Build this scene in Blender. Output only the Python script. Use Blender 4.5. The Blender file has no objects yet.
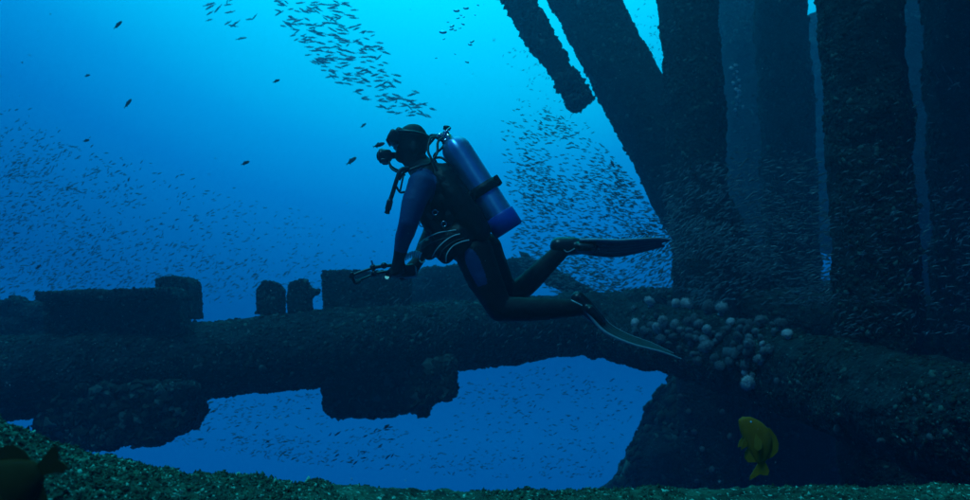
import bpy, bmesh, math, random
import numpy as np
from mathutils import Vector, Matrix, Quaternion

# ------------------------------------------------------------------ camera
SC = bpy.context.scene
COL = SC.collection
FPX = 761.0                      # focal length in photograph pixels (photograph is 970 wide)
TILT = math.radians(6.0)
cam = bpy.data.cameras.new('camera')
camo = bpy.data.objects.new('camera', cam)
COL.objects.link(camo)
cam.sensor_width = 36.0
cam.lens = FPX / 970.0 * 36.0
cam.clip_start = 0.05
cam.clip_end = 400.0
camo.location = (0, 0, 0)
camo.rotation_euler = (math.radians(90) + TILT, 0, 0)
SC.camera = camo
cam.dof.use_dof = True
cam.dof.focus_distance = 4.0
cam.dof.aperture_fstop = 3.2

# ------------------------------------------------------------------ water light (world), sun, exposure
GLOW = Vector((math.sin(math.radians(0)) * math.cos(math.radians(52)),
               math.cos(math.radians(0)) * math.cos(math.radians(52)),
               math.sin(math.radians(52))))
world = bpy.data.worlds.new('World')
SC.world = world
world.use_nodes = True
nt = world.node_tree
nt.nodes.clear()
w_out = nt.nodes.new('ShaderNodeOutputWorld')
w_bg = nt.nodes.new('ShaderNodeBackground')
w_tc = nt.nodes.new('ShaderNodeTexCoord')
w_dot = nt.nodes.new('ShaderNodeVectorMath'); w_dot.operation = 'DOT_PRODUCT'
w_nrm = nt.nodes.new('ShaderNodeVectorMath'); w_nrm.operation = 'NORMALIZE'
w_map = nt.nodes.new('ShaderNodeMapRange')
w_map.inputs['From Min'].default_value = -1.0
w_map.inputs['From Max'].default_value = 1.0
w_rmp = nt.nodes.new('ShaderNodeValToRGB')
nt.links.new(w_tc.outputs['Generated'], w_nrm.inputs[0])
nt.links.new(w_nrm.outputs[0], w_dot.inputs[0])
w_dot.inputs[1].default_value = GLOW
nt.links.new(w_dot.outputs['Value'], w_map.inputs['Value'])
nt.links.new(w_map.outputs[0], w_rmp.inputs['Fac'])
WATER = [(-1.0, (0.0, 0.008, 0.047)), (-0.2, (0.0, 0.026, 0.15)), (0.25, (0.0, 0.053, 0.28)), (0.50, (0.0, 0.114, 0.41)),
         (0.60, (0.0, 0.080, 0.33)), (0.66, (0.0, 0.124, 0.45)), (0.72, (0.0, 0.200, 0.65)), (0.77, (0.0, 0.375, 0.90)), (0.86, (0.0, 0.95, 1.42)), (0.92, (0.0, 1.3, 1.7)), (1.0, (0.02, 1.6, 1.9))]
cr = w_rmp.color_ramp
cr.interpolation = 'EASE'
cr.interpolation = 'LINEAR'
while len(cr.elements) < len(WATER):
    cr.elements.new(0.5)
for e, (d, c) in zip(cr.elements, WATER):
    e.position = (d + 1) / 2
for e, (d, c) in zip(cr.elements, WATER):
    e.position = (d + 1) / 2
    e.color = (*c, 1)
nt.links.new(w_rmp.outputs['Color'], w_bg.inputs['Color'])
w_bg.inputs['Strength'].default_value = 1.0
nt.links.new(w_bg.outputs[0], w_out.inputs['Surface'])

sun = bpy.data.lights.new('sun', 'SUN')
suno = bpy.data.objects.new('sun', sun)
COL.objects.link(suno)
sun.energy = 1.4
sun.angle = math.radians(12)
sun.color = (0.10, 0.62, 0.88)
SUN_DIR = Vector((-0.30, -0.38, 0.87)).normalized()      # direction towards the light
suno.rotation_euler = SUN_DIR.to_track_quat('Z', 'Y').to_euler()

SC.view_settings.view_transform = 'Standard'
SC.view_settings.look = 'None'
SC.view_settings.exposure = 0.0
SC.view_settings.gamma = 1.0
SC.render.film_transparent = False
SC.cycles.max_bounces = 5
SC.cycles.diffuse_bounces = 2
SC.cycles.glossy_bounces = 2
SC.cycles.transmission_bounces = 3
SC.cycles.volume_bounces = 0
SC.cycles.use_denoising = True

# ------------------------------------------------------------------ helpers
RNG = np.random.default_rng(7)
CT, ST = math.cos(TILT), math.sin(TILT)

def P(px, py, d):
    """photograph pixel + distance along the view axis -> world point"""
    x = (px - 485.0) / FPX * d
    v = (250.0 - py) / FPX * d
    return Vector((x, d * CT - v * ST, d * ST + v * CT))

def _hash(ix, iy, iz, seed):
    h = (ix.astype(np.int64) * 374761393 + iy.astype(np.int64) * 668265263 + iz.astype(np.int64) * 2147483647 + seed * 974711) & 0xffffffff
    h = ((h ^ (h >> 13)) * 1274126177) & 0xffffffff
    h = ((h ^ (h >> 16)) * 2246822519) & 0xffffffff
    return ((h ^ (h >> 15)) & 0xffff) / 65535.0 * 2 - 1

def vnoise(p, scale, seed=0):
    q = p * scale + 1000.5
    i = np.floor(q).astype(np.int64)
    f = q - i
    f = f * f * (3 - 2 * f)
    r = np.zeros(len(p))
    for dx in (0, 1):
        wx = f[:, 0] if dx else 1 - f[:, 0]
        for dy in (0, 1):
            wy = f[:, 1] if dy else 1 - f[:, 1]
            for dz in (0, 1):
                wz = f[:, 2] if dz else 1 - f[:, 2]
                r += wx * wy * wz * _hash(i[:, 0] + dx, i[:, 1] + dy, i[:, 2] + dz, seed)
    return r

def fnoise(p, scale, seed=0, octv=4, gain=0.55):
    r = np.zeros(len(p)); a = 1.0
    for k in range(octv):
        r += a * vnoise(p, scale * (2.03 ** k), seed + k * 17)
        a *= gain
    return r

def link(name, me, mat=None, parent=None, loc=None):
    o = bpy.data.objects.new(name, me)
    COL.objects.link(o)
    if mat is not None and me is not None and len(me.materials) == 0:
        me.materials.append(mat)
    if parent is not None:
        o.parent = parent
    if loc is not None:
        o.location = loc
    return o

def mesh_np(name, V, F, smooth=True, cols=None):
    """V (n,3) array, F list of (m,k) arrays or one array"""
    me = bpy.data.meshes.new(name)
    Fs = F if isinstance(F, list) else [F]
    Fs = [np.asarray(f) for f in Fs if len(f)]
    me.vertices.add(len(V))
    me.vertices.foreach_set('co', np.asarray(V, dtype=np.float32).ravel())
    nl = sum(f.size for f in Fs)
    nf = sum(len(f) for f in Fs)
    me.loops.add(nl)
    me.loops.foreach_set('vertex_index', np.concatenate([f.ravel() for f in Fs]).astype(np.int32))
    me.polygons.add(nf)
    tot = np.concatenate([np.full(len(f), f.shape[1]) for f in Fs])
    st = np.concatenate([[0], np.cumsum(tot)[:-1]])
    me.polygons.foreach_set('loop_start', st.astype(np.int32))
    me.polygons.foreach_set('loop_total', tot.astype(np.int32))
    me.polygons.foreach_set('use_smooth', np.full(nf, smooth))
    me.update(calc_edges=True)
    me.validate()
    if cols is not None:
        a = me.color_attributes.new('tone', 'FLOAT_COLOR', 'POINT')
        c = np.ones((len(V), 4), dtype=np.float32); c[:, :3] = cols
        a.data.foreach_set('color', c.ravel())
    return me

def tag(o, label=None, cat=None, group=None, kind=None):
    if label: o['label'] = label
    if cat: o['category'] = cat
    if group: o['group'] = group
    if kind: o['kind'] = kind
    return o

def empty(name, loc):
    o = bpy.data.objects.new(name, None)
    COL.objects.link(o)
    o.location = loc
    o.empty_display_size = 0.1
    return o

# ------------------------------------------------------------------ materials
def new_mat(name):
    m = bpy.data.materials.new(name); m.use_nodes = True
    return m, m.node_tree, m.node_tree.nodes['Principled BSDF']

def plain(name, col, rough=0.5, metal=0.0, spec=0.5, bump=0.0, bscale=60.0, coat=0.0):
    m, t, b = new_mat(name)
    b.inputs['Base Color'].default_value = (*col, 1)
    b.inputs['Roughness'].default_value = rough
    b.inputs['Metallic'].default_value = metal
    b.inputs['Specular IOR Level'].default_value = spec
    b.inputs['Coat Weight'].default_value = coat
    tc = t.nodes.new('ShaderNodeTexCoord')
    n = t.nodes.new('ShaderNodeTexNoise'); n.inputs['Scale'].default_value = bscale; n.inputs['Detail'].default_value = 4
    t.links.new(tc.outputs['Object'], n.inputs['Vector'])
    mx = t.nodes.new('ShaderNodeMix'); mx.data_type = 'RGBA'
    mx.inputs['A'].default_value = (*[c * 0.75 for c in col], 1)
    mx.inputs['B'].default_value = (*[min(1, c * 1.25) for c in col], 1)
    t.links.new(n.outputs['Fac'], mx.inputs['Factor'])
    t.links.new(mx.outputs['Result'], b.inputs['Base Color'])
    if bump:
        bp = t.nodes.new('ShaderNodeBump'); bp.inputs['Strength'].default_value = bump; bp.inputs['Distance'].default_value = 0.01
        t.links.new(n.outputs['Fac'], bp.inputs['Height'])
        t.links.new(bp.outputs['Normal'], b.inputs['Normal'])
    return m

def crust(name, dark, mid, light, scale=6.0, fine=45.0, bump=0.8, bdist=0.03, spots=0.62):
    """marine crust: mottled dark turf, ochre-green patches and pale specks"""
    m, t, b = new_mat(name)
    L = t.links.new
    tc = t.nodes.new('ShaderNodeTexCoord')
    n1 = t.nodes.new('ShaderNodeTexNoise'); n1.inputs['Scale'].default_value = scale; n1.inputs['Detail'].default_value = 7; n1.inputs['Roughness'].default_value = 0.65
    n2 = t.nodes.new('ShaderNodeTexNoise'); n2.inputs['Scale'].default_value = fine; n2.inputs['Detail'].default_value = 3
    vo = t.nodes.new('ShaderNodeTexVoronoi'); vo.inputs['Scale'].default_value = fine * 0.5
    for n in (n1, n2, vo): L(tc.outputs['Object'], n.inputs['Vector'])
    r1 = t.nodes.new('ShaderNodeValToRGB')
    r1.color_ramp.elements[0].position = 0.36; r1.color_ramp.elements[0].color = (*dark, 1)
    r1.color_ramp.elements[1].position = 0.66; r1.color_ramp.elements[1].color = (*mid, 1)
    L(n1.outputs['Fac'], r1.inputs['Fac'])
    r2 = t.nodes.new('ShaderNodeValToRGB')
    r2.color_ramp.elements[0].position = spots; r2.color_ramp.elements[0].color = (0, 0, 0, 1)
    r2.color_ramp.elements[1].position = spots + 0.09; r2.color_ramp.elements[1].color = (1, 1, 1, 1)
    L(n2.outputs['Fac'], r2.inputs['Fac'])
    mx = t.nodes.new('ShaderNodeMix'); mx.data_type = 'RGBA'
    L(r2.outputs['Color'], mx.inputs['Factor']); L(r1.outputs['Color'], mx.inputs['A']); mx.inputs['B'].default_value = (*light, 1)
    L(mx.outputs['Result'], b.inputs['Base Color'])
    b.inputs['Roughness'].default_value = 0.85
    b.inputs['Specular IOR Level'].default_value = 0.2
    ad = t.nodes.new('ShaderNodeMath'); ad.operation = 'ADD'
    L(n1.outputs['Fac'], ad.inputs[0]); L(vo.outputs['Distance'], ad.inputs[1])
    ad2 = t.nodes.new('ShaderNodeMath'); ad2.operation = 'ADD'
    L(ad.outputs[0], ad2.inputs[0]); L(n2.outputs['Fac'], ad2.inputs[1])
    bp = t.nodes.new('ShaderNodeBump'); bp.inputs['Strength'].default_value = bump; bp.inputs['Distance'].default_value = bdist
    L(ad2.outputs[0], bp.inputs['Height']); L(bp.outputs['Normal'], b.inputs['Normal'])
    return m

def tone_mat(name, rough=0.8, spec=0.2, metal=0.0):
    """material that takes each clump's own colour from the mesh"""
    m, t, b = new_mat(name)
    a = t.nodes.new('ShaderNodeAttribute'); a.attribute_name = 'tone'
    t.links.new(a.outputs['Color'], b.inputs['Base Color'])
    b.inputs['Roughness'].default_value = rough
    b.inputs['Specular IOR Level'].default_value = spec
    b.inputs['Metallic'].default_value = metal
    return m

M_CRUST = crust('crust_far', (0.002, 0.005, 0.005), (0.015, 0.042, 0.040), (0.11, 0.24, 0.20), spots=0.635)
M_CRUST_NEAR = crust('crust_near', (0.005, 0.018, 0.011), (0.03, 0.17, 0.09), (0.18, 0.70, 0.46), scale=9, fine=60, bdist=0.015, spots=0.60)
M_TONE = tone_mat('growth_tone')

# ------------------------------------------------------------------ the water itself
def haze_box(x0, x1, y0, y1, z0, z1):
    V = np.array([[x, y, z] for x in (x0, x1) for y in (y0, y1) for z in (z0, z1)])
    F = np.array([[0, 1, 3, 2], [4, 6, 7, 5], [0, 4, 5, 1], [2, 3, 7, 6], [0, 2, 6, 4], [1, 5, 7, 3]])
    me = mesh_np('haze', V, F, smooth=False)
    m = bpy.data.materials.new('water_haze'); m.use_nodes = True
    t = m.node_tree; t.nodes.clear()
    out = t.nodes.new('ShaderNodeOutputMaterial')
    v = t.nodes.new('ShaderNodeVolumePrincipled')
    v.inputs['Color'].default_value = (0.19, 0.60, 0.95, 1)
    v.inputs['Density'].default_value = 0.0205
    v.inputs['Anisotropy'].default_value = 0.7
    t.links.new(v.outputs[0], out.inputs['Volume'])
    o = link('haze', me, m)
    tag(o, kind='stuff')
    return o
haze_box(-24, 24, -5, 27, -7.5, 10.5)

# ------------------------------------------------------------------ encrusted steel
ICO = None
def ico(sub=1):
    bm = bmesh.new(); bmesh.ops.create_icosphere(bm, subdivisions=sub, radius=1.0)
    V = np.array([v.co[:] for v in bm.verts]); F = np.array([[v.index for v in f.verts] for f in bm.faces]); bm.free()
    return V, F
ICO1, ICO2 = ico(1), ico(2)

def lumps(pts, nrm, sizes, tones, rng, flat=0.6, jag=0.35, base=ICO1):
    """small irregular clumps sitting on a surface, as one V,F,cols"""
    bV, bF = base
    n = len(pts)
    nv = len(bV)
    # random frame round each normal
    r = rng.normal(size=(n, 3)); t = np.cross(nrm, r); t /= np.linalg.norm(t, axis=1, keepdims=True) + 1e-9
    b = np.cross(nrm, t)
    jit = 1 + jag * rng.normal(size=(n, nv))
    loc = bV[None] * jit[..., None]
    st = 0.7 + 0.7 * rng.random((n, 2))
    V = (loc[..., 0:1] * t[:, None] * (sizes * st[:, 0])[:, None, None] + loc[..., 1:2] * b[:, None] * (sizes * st[:, 1])[:, None, None]
         + loc[..., 2:3] * nrm[:, None] * (sizes * flat)[:, None, None] + pts[:, None])
    F = bF[None] + (np.arange(n) * nv)[:, None, None]
    C = np.repeat(tones[:, None], nv, axis=1) * (0.8 + 0.4 * rng.random((n, nv, 1)))
    return V.reshape(-1, 3), F.reshape(-1, 3), C.reshape(-1, 3)

def catmull(pts, n):
    pts = [np.array(p) for p in pts]
    P_ = [2 * pts[0] - pts[1]] + pts + [2 * pts[-1] - pts[-2]]
    out = []
    segs = len(pts) - 1
    for k in range(n):
        u = k / (n - 1) * segs; i = min(int(u), segs - 1); f = u - i
        p0, p1, p2, p3 = P_[i:i + 4]
        out.append(0.5 * ((2 * p1) + (-p0 + p2) * f + (2 * p0 - 5 * p1 + 4 * p2 - p3) * f * f + (-p0 + 3 * p1 - 3 * p2 + p3) * f ** 3))
    return np.array(out)

def tube_grid(path, nring, nseg, cap=True):
    """path: list of (x,y,z,r).  Returns centres, radii, frames"""
    c = catmull(path, nring)
    ctr, rad = c[:, :3], c[:, 3]
    tan = np.gradient(ctr, axis=0); tan /= np.linalg.norm(tan, axis=1, keepdims=True)
    up = np.array([0, 0, 1.0]) if abs(tan[0, 2]) < 0.8 else np.array([0, 1.0, 0])
    u = np.cross(tan, up); u /= np.linalg.norm(u, axis=1, keepdims=True)
    v = np.cross(u, tan)
    return ctr, rad, tan, u, v

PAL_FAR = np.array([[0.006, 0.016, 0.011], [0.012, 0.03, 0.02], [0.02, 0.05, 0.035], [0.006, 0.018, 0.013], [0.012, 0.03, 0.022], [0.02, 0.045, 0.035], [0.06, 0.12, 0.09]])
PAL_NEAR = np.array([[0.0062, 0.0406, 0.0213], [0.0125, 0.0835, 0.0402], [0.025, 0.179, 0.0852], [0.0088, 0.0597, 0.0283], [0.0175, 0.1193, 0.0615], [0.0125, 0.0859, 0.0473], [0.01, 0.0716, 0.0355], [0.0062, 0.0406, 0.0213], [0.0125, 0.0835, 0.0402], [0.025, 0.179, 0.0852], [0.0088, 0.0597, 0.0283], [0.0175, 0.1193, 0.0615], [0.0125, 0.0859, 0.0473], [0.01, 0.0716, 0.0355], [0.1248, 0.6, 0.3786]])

def pipe(name, path, label, cat, mat=None, res=0.035, amp=0.035, nscale=3.0, seed=0, clumps=120, csize=(0.02, 0.07), pal=PAL_FAR, group=None, flat=0.6, extra=None, bulge=0.0, top=-2.0, jag=0.35):
    """one encrusted tube: the skin is the thing, the clumps on it a part kept as stuff"""
    rng = np.random.default_rng(seed + 100)
    pth = [np.array([*p[0], p[1]]) for p in path]
    length = sum(np.linalg.norm(pth[i + 1][:3] - pth[i][:3]) for i in range(len(pth) - 1))
    rmean = np.mean([p[3] for p in pth])
    nring = max(8, int(length / res)); nseg = max(16, int(2 * math.pi * rmean / res))
    ctr, rad, tan, u, v = tube_grid(pth, nring, nseg)
    th = np.arange(nseg) / nseg * 2 * math.pi
    nr = u[:, None] * np.cos(th)[None, :, None] + v[:, None] * np.sin(th)[None, :, None]
    base = ctr[:, None] + nr * rad[:, None, None]
    flatp = base.reshape(-1, 3)
    d = amp * fnoise(flatp, nscale, seed, 5, 0.6) + bulge * vnoise(flatp, 0.8, seed + 5)
    d += amp * 0.8 * np.maximum(0, vnoise(flatp, nscale * 3.1, seed + 9)) ** 1.5
    V = flatp + nr.reshape(-1, 3) * d[:, None]
    idx = np.arange(nring * nseg).reshape(nring, nseg)
    a = idx[:-1]; b = idx[1:]
    F = np.stack([a, np.roll(a, -1, 1), np.roll(b, -1, 1), b], -1).reshape(-1, 4)
    # rounded caps
    nV = len(V)
    c0 = ctr[0] - tan[0] * rad[0] * 0.35; c1 = ctr[-1] + tan[-1] * rad[-1] * 0.35
    V = np.vstack([V, c0, c1])
    t0 = np.stack([idx[0], np.full(nseg, nV), np.roll(idx[0], -1)], -1)
    t1 = np.stack([idx[-1], np.roll(idx[-1], -1), np.full(nseg, nV + 1)], -1)
    org = ctr[0]
    o = link(name, mesh_np(name, V - org, [F, t0, t1]), mat or M_CRUST, loc=tuple(org))
    tag(o, label, cat, group)
    if clumps:
        n = int(clumps * length * rmean * 6.3)
        ii = rng.integers(0, nring, n); jj = rng.integers(0, nseg, n)
        pp = V[idx[ii, jj]]; nn = nr[ii, jj]
        keep = (fnoise(pp, 1.3, seed + 3, 2) > -0.35) & (nn[:, 2] > top)
        pp, nn = pp[keep], nn[keep]
        n = len(pp)
        sz = csize[0] + (csize[1] - csize[0]) * rng.random(n) ** 2.5
        tn = pal[rng.integers(0, len(pal), n)]
        gV, gF, gC = lumps(pp, nn, sz, tn, rng, flat=flat, jag=jag)
        g = link('marine_growth', mesh_np('marine_growth', gV - org, gF, smooth=True, cols=gC), M_TONE, parent=o)
        tag(g, kind='stuff')
    return o

def ends(a, b):      # two (px,py,d,r)
    return [(P(*a[:3]), a[3]), (P(*b[:3]), b[3])]
def seg3(*pts):
    return [(P(*a[:3]), a[3]) for a in pts]

# horizontal members
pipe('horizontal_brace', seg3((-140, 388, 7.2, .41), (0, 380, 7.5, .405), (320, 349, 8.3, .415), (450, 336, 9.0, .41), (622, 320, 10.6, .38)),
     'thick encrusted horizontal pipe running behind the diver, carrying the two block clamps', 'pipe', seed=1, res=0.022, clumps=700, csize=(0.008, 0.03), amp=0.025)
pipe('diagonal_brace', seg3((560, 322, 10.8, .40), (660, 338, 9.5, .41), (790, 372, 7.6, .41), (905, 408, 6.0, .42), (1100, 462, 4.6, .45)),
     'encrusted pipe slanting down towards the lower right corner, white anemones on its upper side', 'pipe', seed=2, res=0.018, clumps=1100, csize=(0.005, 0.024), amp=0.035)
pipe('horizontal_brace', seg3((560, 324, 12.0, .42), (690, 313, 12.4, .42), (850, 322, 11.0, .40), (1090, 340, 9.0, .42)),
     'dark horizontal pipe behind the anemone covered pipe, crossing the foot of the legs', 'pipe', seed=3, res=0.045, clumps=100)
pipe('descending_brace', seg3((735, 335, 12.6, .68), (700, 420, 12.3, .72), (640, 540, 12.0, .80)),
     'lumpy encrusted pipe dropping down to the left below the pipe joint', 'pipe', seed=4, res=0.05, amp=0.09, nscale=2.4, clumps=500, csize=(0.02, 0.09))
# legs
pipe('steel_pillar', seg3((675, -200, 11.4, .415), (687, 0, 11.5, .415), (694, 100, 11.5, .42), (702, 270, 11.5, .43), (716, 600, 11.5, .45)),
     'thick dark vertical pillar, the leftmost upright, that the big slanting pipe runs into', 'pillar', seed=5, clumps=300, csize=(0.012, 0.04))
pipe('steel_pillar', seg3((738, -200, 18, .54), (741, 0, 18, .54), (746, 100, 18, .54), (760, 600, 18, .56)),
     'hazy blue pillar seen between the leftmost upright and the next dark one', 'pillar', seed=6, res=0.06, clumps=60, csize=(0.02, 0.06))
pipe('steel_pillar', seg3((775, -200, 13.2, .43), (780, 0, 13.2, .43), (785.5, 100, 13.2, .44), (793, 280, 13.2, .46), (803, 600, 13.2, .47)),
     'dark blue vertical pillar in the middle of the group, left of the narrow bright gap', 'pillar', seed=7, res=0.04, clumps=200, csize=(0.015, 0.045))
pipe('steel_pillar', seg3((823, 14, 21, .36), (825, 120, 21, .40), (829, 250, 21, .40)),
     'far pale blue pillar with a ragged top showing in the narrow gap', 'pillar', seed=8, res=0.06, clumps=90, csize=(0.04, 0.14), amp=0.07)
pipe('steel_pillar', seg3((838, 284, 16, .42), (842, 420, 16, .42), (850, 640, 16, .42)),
     'far dim pillar added to block the bright water low in the gap', 'pillar', seed=18, res=0.08, clumps=40, csize=(0.03, 0.08))  # added to block bright water where the lower corner stays dark
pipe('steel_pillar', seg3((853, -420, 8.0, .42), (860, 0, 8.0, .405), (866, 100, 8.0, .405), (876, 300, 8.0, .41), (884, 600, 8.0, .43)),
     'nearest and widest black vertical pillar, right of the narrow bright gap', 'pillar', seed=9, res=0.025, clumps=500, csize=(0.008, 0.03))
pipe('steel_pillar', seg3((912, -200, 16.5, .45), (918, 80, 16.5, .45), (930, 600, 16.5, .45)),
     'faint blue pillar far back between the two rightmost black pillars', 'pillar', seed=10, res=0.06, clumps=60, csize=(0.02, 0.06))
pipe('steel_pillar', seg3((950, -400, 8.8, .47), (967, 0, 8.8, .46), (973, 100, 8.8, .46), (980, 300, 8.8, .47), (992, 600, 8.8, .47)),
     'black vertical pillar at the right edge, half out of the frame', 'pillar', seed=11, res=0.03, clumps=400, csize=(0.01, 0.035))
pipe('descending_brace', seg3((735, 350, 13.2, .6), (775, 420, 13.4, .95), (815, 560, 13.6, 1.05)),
     'broad dark pipe added to cover the bright water low between the pillars', 'pipe', seed=19, res=0.05, amp=0.06, clumps=200, csize=(0.015, 0.05))  # added cover over the bright gap, keeps the lower right dark
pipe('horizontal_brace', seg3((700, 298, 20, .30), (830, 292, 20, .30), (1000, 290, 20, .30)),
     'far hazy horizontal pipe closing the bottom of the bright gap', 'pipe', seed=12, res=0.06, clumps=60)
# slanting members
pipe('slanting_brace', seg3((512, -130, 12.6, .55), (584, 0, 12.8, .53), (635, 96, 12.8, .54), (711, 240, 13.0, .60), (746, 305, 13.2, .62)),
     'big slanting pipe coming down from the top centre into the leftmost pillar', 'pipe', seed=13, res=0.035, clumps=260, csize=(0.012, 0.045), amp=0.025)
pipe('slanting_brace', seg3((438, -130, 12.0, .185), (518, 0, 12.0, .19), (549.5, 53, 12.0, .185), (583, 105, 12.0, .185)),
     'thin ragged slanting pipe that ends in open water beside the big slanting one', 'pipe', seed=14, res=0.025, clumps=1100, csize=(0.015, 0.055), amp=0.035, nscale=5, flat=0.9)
# near pipe under the camera
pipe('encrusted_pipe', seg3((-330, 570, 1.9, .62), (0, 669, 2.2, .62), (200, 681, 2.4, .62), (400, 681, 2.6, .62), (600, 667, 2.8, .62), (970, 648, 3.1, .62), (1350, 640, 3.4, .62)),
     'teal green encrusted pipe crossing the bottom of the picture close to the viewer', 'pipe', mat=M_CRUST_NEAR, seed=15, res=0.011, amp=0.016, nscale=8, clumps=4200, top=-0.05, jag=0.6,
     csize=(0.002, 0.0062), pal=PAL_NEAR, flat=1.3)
# unseen slab added above the frame to keep the right side in shade
def slab_box(V, F, x0, x1, y0, y1, z0, z1):
    n = len(V)
    V += [(x, y, z) for x in (x0, x1) for y in (y0, y1) for z in (z0, z1)]
    F += [[n + a for a in q] for q in ([0, 1, 3, 2], [4, 6, 7, 5], [0, 4, 5, 1], [2, 3, 7, 6], [0, 2, 6, 4], [1, 5, 7, 3])]
DV, DF = [], []
slab_box(DV, DF, 2.6, 23, -3.0, 12.8, 8.6, 9.0)
dk = link('shade_slab', mesh_np('shade_slab', np.array(DV), np.array(DF), smooth=False), M_CRUST)
tag(dk, 'unseen slab added over the right side of the scene to shade it', 'shade slab')

# ------------------------------------------------------------------ mesh tools for modelled things
from mathutils.bvhtree import BVHTree

def origin_of(o):
    v = Vector((0, 0, 0))
    while o is not None:
        v = v + o.location
        o = o.parent
    return v

def part(name, me, mat, parent, kind=None, label=None):
    """mesh with world coordinates -> child of parent"""
    w = origin_of(parent)
    me.transform(Matrix.Translation(-w))
    o = link(name, me, mat, parent=parent)
    if kind: o['kind'] = kind
    if label: o['label'] = label
    return o

def whole(name, me, mat, loc):
    me.transform(Matrix.Translation(-Vector(loc)))
    return link(name, me, mat, loc=tuple(loc))

def bm_mesh(name, bm, smooth=True):
    me = bpy.data.meshes.new(name)
    bm.normal_update()
    bm.to_mesh(me); bm.free()
    if smooth:
        me.polygons.foreach_set('use_smooth', [True] * len(me.polygons))
    return me

def frame_of(axis, ref=Vector((0, 1, 0))):
    a = axis.normalized()
    if abs(a.dot(ref)) > 0.95: ref = Vector((1, 0, 0))
    x = ref.cross(a).normalized(); y = a.cross(x)
    return Matrix((x, y, a)).transposed().to_4x4()

def add_ball(bm, c, r, m3=None, seg=20):
    r = (r, r, r) if isinstance(r, (int, float)) else r
    M = Matrix.Translation(c) @ (m3.to_4x4() if m3 is not None else Matrix.Identity(4)) @ Matrix.Diagonal((*r, 1))
    bmesh.ops.create_uvsphere(bm, u_segments=seg, v_segments=seg // 2, radius=1.0, matrix=M)

def add_limb(bm, p0, p1, r0, r1, seg=20, balls=True):
    ax = p1 - p0
    M = Matrix.Translation((p0 + p1) / 2) @ frame_of(ax)
    bmesh.ops.create_cone(bm, cap_ends=True, segments=seg, radius1=r0, radius2=r1, depth=ax.length, matrix=M)
    if balls:
        add_ball(bm, p0, r0, seg=seg); add_ball(bm, p1, r1, seg=seg)

def lathe(name, p0, axis, prof, seg=32, ref=Vector((0, 1, 0))):
    """prof: list of (t along axis in m, radius)"""
    F = frame_of(axis, ref).to_3x3()
    V = []
    for t, r in prof:
        for k in range(seg):
            a = 2 * math.pi * k / seg
            V.append(p0 + F @ Vector((r * math.cos(a), r * math.sin(a), t)))
    idx = np.arange(len(prof) * seg).reshape(len(prof), seg)
    a, b = idx[:-1], idx[1:]
    Fq = np.stack([a, np.roll(a, -1, 1), np.roll(b, -1, 1), b], -1).reshape(-1, 4)
    return mesh_np(name, np.array([v[:] for v in V]), Fq)

def tube(name, pts, r, seg=10, n=None, smooth=True):
    """smooth hose through world points; r number or list per point"""
    rr = [r] * len(pts) if isinstance(r, (int, float)) else r
    n = n or max(4, 8 * (len(pts) - 1))
    c = catmull([[*p, q] for p, q in zip(pts, rr)], n)
    ctr, rad = c[:, :3], c[:, 3]
    tan = np.gradient(ctr, axis=0); tan /= np.linalg.norm(tan, axis=1, keepdims=True) + 1e-9
    u = np.cross(tan[0], [0.3, 1, 0.2]); u /= np.linalg.norm(u)
    us = []
    for t in tan:
        u = u - t * np.dot(u, t); u /= np.linalg.norm(u); us.append(u)
    us = np.array(us); vs = np.cross(tan, us)
    th = np.arange(seg) / seg * 2 * math.pi
    V = ctr[:, None] + rad[:, None, None] * (us[:, None] * np.cos(th)[None, :, None] + vs[:, None] * np.sin(th)[None, :, None])
    V = V.reshape(-1, 3)
    idx = np.arange(n * seg).reshape(n, seg); a, b = idx[:-1], idx[1:]
    F = np.stack([a, np.roll(a, -1, 1), np.roll(b, -1, 1), b], -1).reshape(-1, 4)
    V = np.vstack([V, ctr[0], ctr[-1]])
    t0 = np.stack([idx[0], np.roll(idx[0], -1), np.full(seg, n * seg)], -1)
    t1 = np.stack([np.roll(idx[-1], -1), idx[-1], np.full(seg, n * seg + 1)], -1)
    return mesh_np(name, V, [F, t0, t1])

def rbox(name, c, size, m3=None, bev=0.25):
    bm = bmesh.new()
    M = Matrix.Translation(c) @ (m3.to_4x4() if m3 is not None else Matrix.Identity(4)) @ Matrix.Diagonal((*size, 1))
    bmesh.ops.create_cube(bm, size=1.0)
    bmesh.ops.transform(bm, matrix=M, verts=bm.verts)
    bmesh.ops.bevel(bm, geom=bm.edges[:], offset=min(size) * bev, segments=3, affect='EDGES', profile=0.5)
    return bm_mesh(name, bm)

def remesh(bm, voxel, smooth=3, name='body'):
    me = bpy.data.meshes.new('tmp'); bm.to_mesh(me); bm.free()
    o = bpy.data.objects.new('tmp', me); COL.objects.link(o)
    m = o.modifiers.new('r', 'REMESH'); m.mode = 'VOXEL'; m.voxel_size = voxel; m.use_smooth_shade = True
    if smooth:
        s = o.modifiers.new('s', 'SMOOTH'); s.iterations = smooth; s.factor = 0.5
    dg = bpy.context.evaluated_depsgraph_get(); dg.update()
    out = bpy.data.meshes.new_from_object(o.evaluated_get(dg))
    out.name = name
    bpy.data.objects.remove(o); bpy.data.meshes.remove(me)
    return out

def displace(me, amp, scale, seed=0, along=None):
    n = len(me.vertices)
    V = np.empty(n * 3, dtype=np.float32); me.vertices.foreach_get('co', V); V = V.reshape(-1, 3).astype(float)
    N = np.empty(n * 3, dtype=np.float32); me.vertices.foreach_get('normal', N); N = N.reshape(-1, 3)
    V = V + N * (amp * fnoise(V, scale, seed, 4, 0.6))[:, None]
    me.vertices.foreach_set('co', V.astype(np.float32).ravel()); me.update()
    return V, N

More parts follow.
